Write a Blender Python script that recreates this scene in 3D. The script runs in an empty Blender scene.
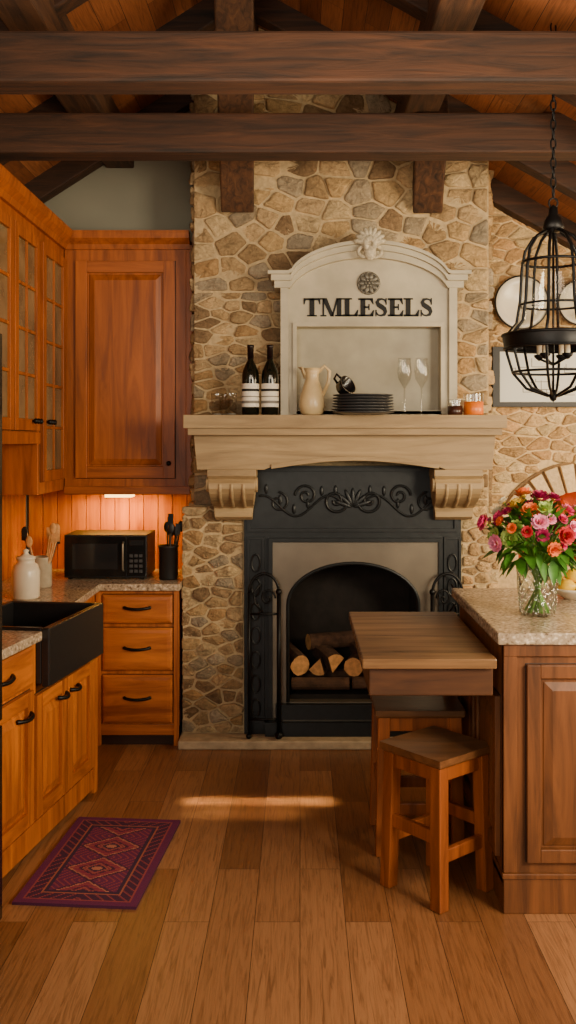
import bpy, math, random
from mathutils import Vector, Matrix
from mathutils.geometry import tessellate_polygon
random.seed(7)
F=950.0; U0=300.0; V0=440.0; H=1.75
def lin(c):
    c=c/255.0
    return c/12.92 if c<=0.04045 else ((c+0.055)/1.055)**2.4
def C(r,g,b): return (lin(r),lin(g),lin(b),1)

# ---------------------------------------------------------------- materials
def newmat(name):
    m=bpy.data.materials.new(name); m.use_nodes=True
    nt=m.node_tree; b=nt.nodes['Principled BSDF']
    return m,nt,b
def N(nt,t,**k):
    n=nt.nodes.new(t)
    for a,v in k.items(): setattr(n,a,v)
    return n
def ramp(nt,stops):
    r=N(nt,'ShaderNodeValToRGB')
    e=r.color_ramp.elements
    while len(e)<len(stops): e.new(0.5)
    for i,(p,c) in enumerate(stops): e[i].position=p; e[i].color=c
    return r
def bump(nt,b,src,strength,dist=0.01):
    n=N(nt,'ShaderNodeBump'); n.inputs['Strength'].default_value=strength; n.inputs['Distance'].default_value=dist
    nt.links.new(src,n.inputs['Height']); nt.links.new(n.outputs['Normal'],b.inputs['Normal'])
def coords(nt,scale,rot=(0,0,0)):
    t=N(nt,'ShaderNodeTexCoord'); m=N(nt,'ShaderNodeMapping')
    m.inputs['Scale'].default_value=scale; m.inputs['Rotation'].default_value=rot
    nt.links.new(t.outputs['Object'],m.inputs['Vector']); return m.outputs['Vector']
def wood(name,c1,c2,axis='z',rough=0.4,sc=14,bs=0.25,coat=0.0):
    m,nt,b=newmat(name)
    s=[sc,sc,sc]; s['xyz'.index(axis)]=sc*0.08
    v=coords(nt,s)
    n=N(nt,'ShaderNodeTexNoise'); n.inputs['Scale'].default_value=1.6; n.inputs['Detail'].default_value=8; n.inputs['Roughness'].default_value=.62; n.inputs['Distortion'].default_value=0.9
    nt.links.new(v,n.inputs['Vector'])
    r=ramp(nt,[(0.3,c1),(0.5,tuple((a+d)/2 for a,d in zip(c1,c2))),(0.7,c2)])
    nt.links.new(n.outputs['Fac'],r.inputs['Fac'])
    n2=N(nt,'ShaderNodeTexNoise'); n2.inputs['Scale'].default_value=2.2; n2.inputs['Detail'].default_value=2
    t=coords(nt,(1,1,1)); nt.links.new(t,n2.inputs['Vector'])
    mx=N(nt,'ShaderNodeMixRGB',blend_type='MULTIPLY'); mx.inputs['Fac'].default_value=0.5
    r2=ramp(nt,[(0.3,(.6,.57,.55,1)),(0.7,(1,1,1,1))]); nt.links.new(n2.outputs['Fac'],r2.inputs['Fac'])
    nt.links.new(r.outputs['Color'],mx.inputs['Color1']); nt.links.new(r2.outputs['Color'],mx.inputs['Color2'])
    nt.links.new(mx.outputs['Color'],b.inputs['Base Color'])
    b.inputs['Roughness'].default_value=rough; b.inputs['Coat Weight'].default_value=coat; b.inputs['Coat Roughness'].default_value=.3
    bump(nt,b,n.outputs['Fac'],bs,0.004)
    return m
def plain(name,c,rough=0.5,metal=0.0,noise=0.0,nsc=30,bs=0.0,**k):
    m,nt,b=newmat(name)
    b.inputs['Base Color'].default_value=c; b.inputs['Roughness'].default_value=rough; b.inputs['Metallic'].default_value=metal
    for a,v in k.items(): b.inputs[a.replace('_',' ')].default_value=v
    n=N(nt,'ShaderNodeTexNoise'); n.inputs['Scale'].default_value=nsc; n.inputs['Detail'].default_value=6
    nt.links.new(coords(nt,(1,1,1)),n.inputs['Vector'])
    if noise>0:
        r=ramp(nt,[(0.3,tuple(x*(1-noise) for x in c[:3])+(1,)),(0.7,tuple(min(1,x*(1+noise*.6)) for x in c[:3])+(1,))])
        nt.links.new(n.outputs['Fac'],r.inputs['Fac']); nt.links.new(r.outputs['Color'],b.inputs['Base Color'])
    if bs>0: bump(nt,b,n.outputs['Fac'],bs,0.006)
    return m
def planks(name,cols,wid,length,rough,gap=(.02,.01,.005,1),coat=0,grain=(60,3,60)):
    # boards run along world Y
    m,nt,b=newmat(name)
    v=coords(nt,(1,1,1),(0,0,math.radians(90)))
    br=N(nt,'ShaderNodeTexBrick'); br.offset=0.37; br.offset_frequency=2
    br.inputs['Scale'].default_value=1; br.inputs['Mortar Size'].default_value=0.0014; br.inputs['Mortar Smooth'].default_value=.3
    br.inputs['Brick Width'].default_value=length; br.inputs['Row Height'].default_value=wid
    br.inputs['Color1'].default_value=(0,0,0,1); br.inputs['Color2'].default_value=(1,1,1,1); br.inputs['Mortar'].default_value=(.5,.5,.5,1)
    nt.links.new(v,br.inputs['Vector'])
    r=ramp(nt,cols); nt.links.new(br.outputs['Color'],r.inputs['Fac'])
    tc=N(nt,'ShaderNodeTexCoord'); mp=N(nt,'ShaderNodeMapping'); mp.inputs['Scale'].default_value=grain
    nt.links.new(tc.outputs['Object'],mp.inputs['Vector'])
    ad=N(nt,'ShaderNodeVectorMath',operation='MULTIPLY_ADD'); ad.inputs[1].default_value=(37,37,37)
    nt.links.new(br.outputs['Color'],ad.inputs[0]); nt.links.new(mp.outputs['Vector'],ad.inputs[2])
    n=N(nt,'ShaderNodeTexNoise'); n.inputs['Scale'].default_value=1; n.inputs['Detail'].default_value=7; n.inputs['Distortion'].default_value=1.8; n.inputs['Roughness'].default_value=.62
    nt.links.new(ad.outputs['Vector'],n.inputs['Vector'])
    r2=ramp(nt,[(0.32,(.42,.38,.35,1)),(0.52,(.88,.86,.85,1)),(0.72,(1.0,1.0,1.0,1))]); nt.links.new(n.outputs['Fac'],r2.inputs['Fac'])
    mx=N(nt,'ShaderNodeMixRGB',blend_type='MULTIPLY'); mx.inputs['Fac'].default_value=0.9
    nt.links.new(r.outputs['Color'],mx.inputs['Color1']); nt.links.new(r2.outputs['Color'],mx.inputs['Color2'])
    m2=N(nt,'ShaderNodeMixRGB'); nt.links.new(br.outputs['Fac'],m2.inputs['Fac'])
    nt.links.new(mx.outputs['Color'],m2.inputs['Color1']); m2.inputs['Color2'].default_value=gap
    nt.links.new(m2.outputs['Color'],b.inputs['Base Color'])
    b.inputs['Roughness'].default_value=rough; b.inputs['Coat Weight'].default_value=coat
    s=N(nt,'ShaderNodeMath',operation='SUBTRACT'); nt.links.new(n.outputs['Fac'],s.inputs[0]); nt.links.new(br.outputs['Fac'],s.inputs[1])
    bump(nt,b,s.outputs[0],0.3,0.004)
    return m
def attrmat(name,rough,tex=0.5,nsc=45,bs=0.6,dist=0.01,two=False):
    m,nt,b=newmat(name)
    a=N(nt,'ShaderNodeAttribute'); a.attribute_name='Col'
    n=N(nt,'ShaderNodeTexNoise'); n.inputs['Scale'].default_value=nsc; n.inputs['Detail'].default_value=9; n.inputs['Roughness'].default_value=.72
    nt.links.new(coords(nt,(1,1,1)),n.inputs['Vector'])
    r=ramp(nt,[(0.3,(1-tex,1-tex*1.03,1-tex*1.06,1)),(0.62,(1,1,1,1))]); nt.links.new(n.outputs['Fac'],r.inputs['Fac'])
    mx=N(nt,'ShaderNodeMixRGB',blend_type='MULTIPLY'); mx.inputs['Fac'].default_value=1
    nt.links.new(a.outputs['Color'],mx.inputs['Color1']); nt.links.new(r.outputs['Color'],mx.inputs['Color2'])
    col=mx.outputs['Color']; hgt=n.outputs['Fac']
    if two:
        n2=N(nt,'ShaderNodeTexNoise'); n2.inputs['Scale'].default_value=13; n2.inputs['Detail'].default_value=5; n2.inputs['Roughness'].default_value=.6
        nt.links.new(coords(nt,(1,1,1.5)),n2.inputs['Vector'])
        r3=ramp(nt,[(0.34,(.76,.73,.70,1)),(0.6,(1.05,1.03,1.0,1))]); nt.links.new(n2.outputs['Fac'],r3.inputs['Fac'])
        m3=N(nt,'ShaderNodeMixRGB',blend_type='MULTIPLY'); m3.inputs['Fac'].default_value=.85
        nt.links.new(col,m3.inputs['Color1']); nt.links.new(r3.outputs['Color'],m3.inputs['Color2']); col=m3.outputs['Color']
        ad=N(nt,'ShaderNodeMath',operation='MULTIPLY_ADD'); ad.inputs[1].default_value=1.6
        nt.links.new(n2.outputs['Fac'],ad.inputs[0]); nt.links.new(n.outputs['Fac'],ad.inputs[2]); hgt=ad.outputs[0]
    nt.links.new(col,b.inputs['Base Color']); b.inputs['Roughness'].default_value=rough
    bump(nt,b,hgt,bs,dist)
    return m
def granite(name,c):
    m,nt,b=newmat(name)
    v=coords(nt,(1,1,1))
    n=N(nt,'ShaderNodeTexNoise'); n.inputs['Scale'].default_value=70; n.inputs['Detail'].default_value=5
    n2=N(nt,'ShaderNodeTexNoise'); n2.inputs['Scale'].default_value=14; n2.inputs['Detail'].default_value=5
    for x in (n,n2): nt.links.new(v,x.inputs['Vector'])
    r=ramp(nt,[(0.32,C(104,82,62)),(0.43,tuple(x*.8 for x in c[:3])+(1,)),(0.56,c),(0.68,C(232,216,194))]); nt.links.new(n.outputs['Fac'],r.inputs['Fac'])
    r2=ramp(nt,[(0.35,(.7,.66,.62,1)),(0.65,(1,1,1,1))]); nt.links.new(n2.outputs['Fac'],r2.inputs['Fac'])
    mx=N(nt,'ShaderNodeMixRGB',blend_type='MULTIPLY'); mx.inputs['Fac'].default_value=.8
    nt.links.new(r.outputs['Color'],mx.inputs['Color1']); nt.links.new(r2.outputs['Color'],mx.inputs['Color2'])
    nt.links.new(mx.outputs['Color'],b.inputs['Base Color']); b.inputs['Roughness'].default_value=.22
    return m
def thinglass(name,tint,bs=0,amt=1.0):
    m,nt,b=newmat(name)
    nt.nodes.remove(b); out=nt.nodes['Material Output']
    tr=N(nt,'ShaderNodeBsdfTransparent'); tr.inputs['Color'].default_value=tint
    gl=N(nt,'ShaderNodeBsdfGlossy'); gl.inputs['Roughness'].default_value=.05
    fr=N(nt,'ShaderNodeLayerWeight'); fr.inputs['Blend'].default_value=.35
    pw=N(nt,'ShaderNodeMath',operation='POWER'); pw.inputs[1].default_value=2.2
    mu=N(nt,'ShaderNodeMath',operation='MULTIPLY_ADD'); mu.inputs[1].default_value=.6*amt; mu.inputs[2].default_value=.04*amt
    mu.use_clamp=True
    mx=N(nt,'ShaderNodeMixShader')
    if bs:
        w=N(nt,'ShaderNodeTexVoronoi'); w.inputs['Scale'].default_value=55
        nt.links.new(coords(nt,(1,1,1)),w.inputs['Vector'])
        bp=N(nt,'ShaderNodeBump'); bp.inputs['Strength'].default_value=bs; bp.inputs['Distance'].default_value=.01
        nt.links.new(w.outputs['Distance'],bp.inputs['Height'])
        nt.links.new(bp.outputs['Normal'],gl.inputs['Normal']); nt.links.new(bp.outputs['Normal'],fr.inputs['Normal'])
    nt.links.new(fr.outputs['Facing'],pw.inputs[0]); nt.links.new(pw.outputs[0],mu.inputs[0]); nt.links.new(mu.outputs[0],mx.inputs[0])
    nt.links.new(tr.outputs[0],mx.inputs[1]); nt.links.new(gl.outputs[0],mx.inputs[2])
    nt.links.new(mx.outputs[0],out.inputs['Surface'])
    return m
def emis(name,c,s):
    m,nt,b=newmat(name); b.inputs['Base Color'].default_value=c
    b.inputs['Emission Color'].default_value=c; b.inputs['Emission Strength'].default_value=s
    return m

M={}
c1,c2=C(138,68,8),C(214,122,34)
M['cab']=wood('cabinet_wood',c1,c2,'z',.42,12,.15,.06)
M['cabx']=wood('cabinet_wood_horizontal',c1,c2,'x',.42,12,.15,.06)
M['caby']=wood('cabinet_wood_depth',c1,c2,'y',.42,12,.15,.06)
M['splash']=wood('beadboard_wood',C(166,84,0),C(228,136,4),'z',.75,12,.15,0)
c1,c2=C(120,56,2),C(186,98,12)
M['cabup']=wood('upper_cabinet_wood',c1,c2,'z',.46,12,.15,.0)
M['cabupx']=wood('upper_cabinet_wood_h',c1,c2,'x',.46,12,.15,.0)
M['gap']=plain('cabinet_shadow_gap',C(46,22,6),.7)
M['beam']=wood('beam_wood',C(24,13,6),C(80,47,24),'x',.75,16,.9)
M['beamy']=wood('beam_wood_y',C(36,21,11),C(100,64,38),'y',.75,16,.9)
M['pen']=wood('peninsula_wood',C(78,43,16),C(134,80,38),'z',.5,13,.15,.0)
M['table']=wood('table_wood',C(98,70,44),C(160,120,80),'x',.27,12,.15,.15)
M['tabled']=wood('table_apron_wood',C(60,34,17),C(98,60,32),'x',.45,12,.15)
M['stool']=wood('stool_wood',C(104,50,12),C(166,88,32),'z',.42,14,.15,.06)
M['stoolseat']=wood('stool_seat_wood',C(76,48,26),C(128,84,50),'x',.3,14,.15,.15)
M['mantel']=wood('mantel_limestone',C(136,112,78),C(182,156,114),'x',.6,10,.6)
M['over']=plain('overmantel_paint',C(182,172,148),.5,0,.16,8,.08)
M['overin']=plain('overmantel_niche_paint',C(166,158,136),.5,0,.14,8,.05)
M['orn']=plain('carved_stone_ornament',C(194,182,156),.6,0,.4,60,.5)
M['orngrey']=plain('pewter_ornament',C(112,108,98),.45,.3,.3,60,.3)
M['text']=plain('letter_black',C(8,8,8),.7)
M['iron']=plain('cast_iron',C(30,33,35),.42,.4,.25,25,.15)
M['iron2']=plain('wrought_iron',C(20,20,21),.42,.6,.2,40,.1)
M['steel']=plain('brushed_steel_surround',C(120,110,96),.4,.55,.2,5,.05)
M['soot']=plain('soot_brick',C(34,27,22),.9,0,.4,14,.6)
M['mortar']=plain('mortar',C(190,166,126),.95,0,.2,40,.9)
M['mortar2']=plain('mortar_light',C(212,184,138),.95,0,.2,50,.8)
M['slab']=plain('hearth_limestone',C(176,156,126),.7,0,.25,18,.4)
M['stone']=attrmat('rubble_stone',.92,.42,48,.9,.014,True)
M['plaster']=plain('grey_plaster',C(142,138,120),.9,0,.08,3,.1)
M['plaster2']=plain('warm_plaster',C(190,160,122),.9,0,.08,3,.1)
M['floor']=planks('oak_floor',[(0.0,C(126,82,48)),(0.35,C(142,95,58)),(0.7,C(152,105,67)),(1.0,C(164,116,76))],.165,1.15,.33,C(50,28,14))
M['ceil']=planks('ceiling_boards',[(0.0,C(128,72,38)),(0.5,C(152,90,50)),(1.0,C(174,108,64))],.11,2.4,.6,C(30,15,7))
M['granite']=granite('granite',C(188,168,142))
M['sink']=plain('black_composite_sink',C(28,27,28),.32,0,.15,60)
M['black']=plain('black_gloss',C(16,16,17),.18)
M['blackm']=plain('black_matte',C(22,21,21),.5)
M['glassdark']=plain('cabinet_glass',C(120,100,68),.08,0,.5,5)
M['screen']=plain('microwave_window',C(34,34,36),.1)
M['cream']=plain('cream_ceramic',C(222,208,184),.3,0,.06,12)
M['crock']=plain('stoneware',C(176,162,138),.4,0,.15,30)
M['jug']=plain('cream_jug_glaze',C(214,188,140),.3,0,.12,12)
M['bottle']=plain('dark_bottle_glass',C(16,18,11),.06)
M['label']=plain('bottle_label',C(226,218,200),.6,0,.1,80)
M['foil']=plain('bottle_foil',C(26,14,14),.35,.4)
M['plate']=plain('dark_stoneware_plate',C(62,62,64),.3,0,.15,30)
M['wplate']=plain('wall_plate_white',C(224,214,194),.25,0,.04,12)
M['glass']=thinglass('clear_glass',(.90,.90,.88,1),0,1.5)
M['vase']=thinglass('cut_glass',(.90,.93,.90,1),1.0,2.4)
M['amber']=plain('amber_candle',C(222,112,14),.35)
M['darkcandle']=plain('dark_candle',C(60,32,22),.3)
M['bark']=plain('log_bark',C(84,58,40),.9,0,.5,22,1.0)
M['cut']=plain('log_cut_face',C(208,152,92),.8,0,.3,40,.3)
M['frame']=plain('picture_frame_black',C(26,24,23),.5)
M['paper']=plain('print_paper',C(214,214,206),.6)
M['ink']=plain('print_ink',C(120,116,108),.7)
M['lamp']=emis('under_cabinet_lamp',(1,.56,.14,1),7)
M['candle']=plain('candle_wax',C(236,222,190),.5)
M['green']=plain('leaf_green',C(70,122,36),.45,0,.4,25)
M['stem']=plain('stem_green',C(104,154,56),.5)
M['oven']=plain('niche_orange_glow',C(160,62,18),.8,0,.35,9,.3)  # orange glow inside the niche put into its base colour
M['copper']=plain('copper',C(190,84,40),.25,.9)
M['lemon']=plain('lemon_skin',C(236,190,40),.4,0,.1,60,.2)
M['brick']=attrmat('arch_brick',.9,.35,50,.6)
M['archjoint']=plain('arch_joint_mortar',C(132,104,72),.95,0,.2,50,.6)
M['rug']=attrmat('woven_rug',.95,.35,160,.8,.004)
for nm,c in {'fpink':C(222,56,116),'fmag':C(160,16,76),'fred':C(190,28,44),'flpink':C(244,148,182),'forange':C(240,116,46),'fyel':C(244,204,80),'fcream':C(240,226,190),'fgreen':C(168,196,96)}.items():
    M[nm]=plain('petal_'+nm,c,.6,0,.2,60)

# ---------------------------------------------------------------- builder
class B:
    def __init__(s,name,bevel=0.0,bang=40):
        s.name=name; s.v=[]; s.f=[]; s.m=[]; s.s=[]; s.c=[]; s.mats=[]; s.bevel=bevel; s.M=Matrix(); s.bang=bang
    def mi(s,k):
        if k not in s.mats: s.mats.append(k)
        return s.mats.index(k)
    def add(s,vs,fs,mat,smooth=False,Mx=None,col=None):
        o=len(s.v); T=s.M@Mx if Mx is not None else s.M
        s.v+= [T@Vector(p) for p in vs]
        i=s.mi(mat)
        for f in fs:
            s.f.append([o+k for k in f]); s.m.append(i); s.s.append(smooth); s.c.append(col)
    def box(s,mat,x0,x1,y0,y1,z0,z1,Mx=None):
        vs=[(x0,y0,z0),(x1,y0,z0),(x1,y1,z0),(x0,y1,z0),(x0,y0,z1),(x1,y0,z1),(x1,y1,z1),(x0,y1,z1)]
        s.add(vs,[(0,3,2,1),(4,5,6,7),(0,1,5,4),(1,2,6,5),(2,3,7,6),(3,0,4,7)],mat,False,Mx)
    def loft(s,mat,rings,smooth=True,caps=(True,True),closed=True,Mx=None,col=None):
        n=len(rings[0]); vs=[p for r in rings for p in r]; fs=[]
        for i in range(len(rings)-1):
            for j in range(n if closed else n-1):
                k=(j+1)%n
                fs.append((i*n+j,i*n+k,(i+1)*n+k,(i+1)*n+j))
        if caps[0]: fs.append(tuple(reversed(range(n))))
        if caps[1]: fs.append(tuple((len(rings)-1)*n+j for j in range(n)))
        s.add(vs,fs,mat,smooth,Mx,col)
    def lathe(s,mat,prof,cx=0,cy=0,cz=0,seg=28,Mx=None,caps=(True,True),sx=1,sy=1):
        rings=[[(cx+r*sx*math.cos(2*math.pi*j/seg),cy+r*sy*math.sin(2*math.pi*j/seg),cz+z) for j in range(seg)] for r,z in prof]
        s.loft(mat,rings,True,caps,True,Mx)
    def tube(s,mat,path,r,seg=8,closed=False,Mx=None,smooth=True):
        P=[Vector(p) for p in path]; n=len(P); rings=[]
        up=None
        for i in range(n):
            if closed: t=(P[(i+1)%n]-P[i-1])
            else: t=P[min(i+1,n-1)]-P[max(i-1,0)]
            if t.length<1e-9: t=Vector((0,0,1))
            t.normalize()
            if up is None:
                up=Vector((0,0,1)) if abs(t.z)<.9 else Vector((1,0,0))
            a=t.cross(up)
            if a.length<1e-5: a=t.orthogonal()
            a.normalize(); bb=a.cross(t).normalized(); up=bb
            rr=r[i] if isinstance(r,(list,tuple)) else r
            rings.append([tuple(P[i]+a*rr*math.cos(2*math.pi*j/seg)+bb*rr*math.sin(2*math.pi*j/seg)) for j in range(seg)])
        if closed: rings.append(rings[0]); s.loft(mat,rings,smooth,(False,False),True,Mx)
        else: s.loft(mat,rings,smooth,(True,True),True,Mx)
    def ell(s,mat,c,rx,ry,rz,seg=14,rg=9,Mx=None):
        rings=[]
        for i in range(rg+1):
            a=-math.pi/2+math.pi*i/rg; a=max(-1.5,min(1.5,a))
            rings.append([(c[0]+rx*math.cos(a)*math.cos(2*math.pi*j/seg),c[1]+ry*math.cos(a)*math.sin(2*math.pi*j/seg),c[2]+rz*math.sin(a)) for j in range(seg)])
        s.loft(mat,rings,True,(True,True),True,Mx)
    def prism(s,mat,poly,z0,z1,Mx=None):   # poly in xy
        s.plate(mat,poly,[],z0,z1,Mx,plane='xy')
    def plate(s,mat,outer,holes,a0,a1,Mx=None,plane='xz'):
        def P(p,a): return (p[0],a,p[1]) if plane=='xz' else ((p[0],p[1],a) if plane=='xy' else (a,p[0],p[1]))
        loops=[outer]+holes
        flat=[p for l in loops for p in l]
        tris=tessellate_polygon([[Vector((p[0],p[1],0)) for p in l] for l in loops])
        n=len(flat)
        vs=[P(p,a0) for p in flat]+[P(p,a1) for p in flat]
        fs=[tuple(t) for t in tris]+[tuple(n+k for k in reversed(t)) for t in tris]
        if not holes: fs=[tuple(range(n)),tuple(n+k for k in reversed(range(n)))]
        o=0
        for l in loops:
            L=len(l)
            for j in range(L):
                k=(j+1)%L; fs.append((o+j,o+k,n+o+k,n+o+j))
            o+=L
        s.add(vs,fs,mat,False,Mx)
    def done(s,recalc=True):
        me=bpy.data.meshes.new(s.name); me.from_pydata([tuple(p) for p in s.v],[],s.f)
        for k in s.mats: me.materials.append(M[k])
        for p,i,sm in zip(me.polygons,s.m,s.s): p.material_index=i; p.use_smooth=sm
        if any(c is not None for c in s.c):
            a=me.color_attributes.new('Col','FLOAT_COLOR','CORNER')
            for p,c in zip(me.polygons,s.c):
                c=c or (.5,.5,.5,1)
                for li in p.loop_indices: a.data[li].color=c
        if recalc:
            import bmesh
            bm=bmesh.new(); bm.from_mesh(me); bmesh.ops.recalc_face_normals(bm,faces=bm.faces); bm.to_mesh(me); bm.free()
        me.update()
        o=bpy.data.objects.new(s.name,me); bpy.context.scene.collection.objects.link(o)
        if s.bevel>0:
            md=o.modifiers.new('bevel','BEVEL'); md.width=s.bevel; md.segments=2; md.limit_method='ANGLE'; md.angle_limit=math.radians(s.bang); md.use_clamp_overlap=True
        return o
def T(x,y,z,rz=0): return Matrix.Translation((x,y,z))@Matrix.Rotation(math.radians(rz),4,'Z')
def beam(b,mat,p0,p1,w,h):
    p0=Vector(p0);p1=Vector(p1);d=(p1-p0);t=d.normalized()
    side=t.cross(Vector((0,0,1)))
    if side.length<1e-4: side=Vector((1,0,0))
    side.normalize(); up=side.cross(t).normalized()
    rings=[[tuple(p+side*a*w/2+up*c*h/2) for a,c in ((-1,-1),(1,-1),(1,1),(-1,1))] for p in (p0,p1)]
    b.loft(mat,rings,False)
def arc(cx,cz,rx,rz,a0,a1,n):
    return [(cx+rx*math.cos(math.radians(a0+(a1-a0)*i/n)),cz+rz*math.sin(math.radians(a0+(a1-a0)*i/n))) for i in range(n+1)]

# ---------------------------------------------------------------- stone veneer
def clip(poly,p,q):
    mx,mz=(p[0]+q[0])/2,(p[1]+q[1])/2; nx,nz=q[0]-p[0],q[1]-p[1]
    out=[]; n=len(poly)
    for i in range(n):
        a=poly[i]; c=poly[(i+1)%n]
        da=(a[0]-mx)*nx+(a[1]-mz)*nz; dc=(c[0]-mx)*nx+(c[1]-mz)*nz
        if da<=0: out.append(a)
        if (da<0<dc) or (dc<0<da):
            t=da/(da-dc); out.append((a[0]+(c[0]-a[0])*t,a[1]+(c[1]-a[1])*t))
    return out
def inset(poly,m):
    cx=sum(a for a,c in poly)/len(poly); cz=sum(c for a,c in poly)/len(poly)
    out=list(poly)
    n=len(poly)
    for i in range(n):
        a=poly[i]; c=poly[(i+1)%n]; dx,dz=c[0]-a[0],c[1]-a[1]; l=math.hypot(dx,dz)
        if l<1e-6: continue
        nx,nz=dz/l,-dx/l
        if (cx-a[0])*nx+(cz-a[1])*nz>0: nx,nz=-nx,-nz
        ox,oz=a[0]-nx*m,a[1]-nz*m
        r=[]; L=len(out)
        for j in range(L):
            p=out[j]; q=out[(j+1)%L]
            dp=(p[0]-ox)*nx+(p[1]-oz)*nz; dq=(q[0]-ox)*nx+(q[1]-oz)*nz
            if dp<=0: r.append(p)
            if dp*dq<0:
                t=dp/(dp-dq); r.append((p[0]+(q[0]-p[0])*t,p[1]+(q[1]-p[1])*t))
        out=r
        if len(out)<3: return None
    return out
def stones(b,mat,x0,x1,z0,z1,Mx,size,skip=None,pal=None,asp=1.45,mort=.006,th=.03,tries=5000):
    pts=[]
    for _ in range(tries):
        x=random.uniform(x0,x1); z=random.uniform(z0,z1)
        s=size(x,z)*random.uniform(.62,1.3)
        ok=True
        for p in pts:
            if ((x-p[0])/asp)**2+(z-p[1])**2 < (s)**2: ok=False;break
        if ok: pts.append((x,z))
    Q=[(x/asp,z) for x,z in pts]
    for i,p in enumerate(Q):
        if skip and skip(pts[i][0],pts[i][1]): continue
        poly=[(x0/asp,z0),(x1/asp,z0),(x1/asp,z1),(x0/asp,z1)]
        near=sorted((q for q in Q if q is not p),key=lambda q:(q[0]-p[0])**2+(q[1]-p[1])**2)[:26]
        for q in near: poly=clip(poly,p,q)
        if len(poly)<3: continue
        poly=[(a*asp,c) for a,c in poly]
        poly=inset(poly,mort*random.uniform(.6,1.4))
        if not poly: continue
        cx=sum(a for a,c in poly)/len(poly); cz=sum(c for a,c in poly)/len(poly)
        R=sum(math.hypot(a-cx,c-cz) for a,c in poly)/len(poly)
        if R<.012: continue
        o=[]; L=len(poly)
        for j in range(L):
            a=poly[j]; c=poly[(j+1)%L]; l=math.hypot(c[0]-a[0],c[1]-a[1])
            o.append(a)
            if l>.03:
                k=2 if l>.07 else 1
                for q in range(1,k+1):
                    t=q/(k+1); g=random.uniform(-.005,.003)
                    mx_,mz_=a[0]+(c[0]-a[0])*t,a[1]+(c[1]-a[1])*t
                    dd=math.hypot(mx_-cx,mz_-cz)+1e-6
                    o.append((mx_+(mx_-cx)/dd*g,mz_+(mz_-cz)/dd*g))
        poly=o
        for it in range(2):
            o=[]; L=len(poly)
            for j in range(L):
                a=poly[j]; c=poly[(j+1)%L]; t=.25
                o+= [(a[0]+(c[0]-a[0])*t,a[1]+(c[1]-a[1])*t),(a[0]+(c[0]-a[0])*(1-t),a[1]+(c[1]-a[1])*(1-t))]
            poly=o
        h=th*random.uniform(.6,1.3)
        tx=random.uniform(-.14,.14); tz=random.uniform(-.14,.14)
        col=random.choice(pal); g=random.uniform(.86,1.14); col=tuple(min(1,x*g) for x in col[:3])+(1,)
        def ring(sc,y,n_=.0018): return [(cx+(a-cx)*sc,(y+ (a-cx)*tx+(c-cz)*tz+random.gauss(0,n_)) if y<0 else y,cz+(c-cz)*sc) for a,c in poly]
        rings=[ring(1,0.01),ring(1,-h*.62),ring(.95,-h*.88),ring(.8,-h,.0025),ring(.5,-h*1.04,.003),ring(.2,-h*1.07,.002)]
        b.loft(mat,rings,True,(False,True),True,Mx,col)
PAL=[C(188,158,114),C(174,144,102),C(200,170,126),C(160,132,96),C(206,180,136),C(184,148,100),C(168,150,122),C(150,122,88),C(194,162,114),C(176,160,134)]
PAL2=[C(222,186,134),C(208,170,118),C(228,198,146),C(198,162,114),C(232,204,154),C(214,170,116)]

# ---------------------------------------------------------------- room shell
RX=-.333; RZ=4.23; SR=.555; SL=.64
XL=-1.76; XR=3.2; YB=6.08
def roof(x): return RZ-(x-RX)*SR if x>RX else RZ-(RX-x)*SL
b=B('floor'); b.box('floor',XL-.1,XR+.1,-1.6,YB+.4,-.06,0); b.done()
b=B('wall_left'); b.box('plaster',XL-.12,XL,-1.6,YB+.1,0,roof(XL)); b.done()
b=B('wall_right'); b.box('plaster2',XR,XR+.12,-1.6,YB+.1,0,roof(XR)); b.done()
b=B('wall_back')
b.plate('plaster',[(XL,0),(.2,0),(.2,roof(.2)),(RX,RZ),(XL,roof(XL))],[],YB,YB+.12)
NX,NZ,NR=1.78,1.03,.40
hole=[(NX-NR,.95)]+arc(NX,NZ,NR,NR,180,0,24)+[(NX+NR,.95)]
b.plate('mortar2',[(.2,0),(XR,0),(XR,roof(XR)),(.2,roof(.2))],[hole],6.005,6.30)
b.box('oven',NX-.5,NX+.5,6.30,6.36,.85,1.55)
b.done()
b=B('ceiling')
for x0,x1 in ((XL-.12,RX),(RX,XR+.12)):
    z0,z1=roof(x0),roof(x1)
    vs=[(x0,-1.6,z0),(x1,-1.6,z1),(x1,YB+.1,z1),(x0,YB+.1,z0)]
    vs+=[(x,y,z+.1) for x,y,z in vs]
    b.add(vs,[(0,1,2,3),(7,6,5,4),(0,4,5,1),(1,5,6,2),(2,6,7,3),(3,7,4,0)],'ceil')
b.done()

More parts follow.
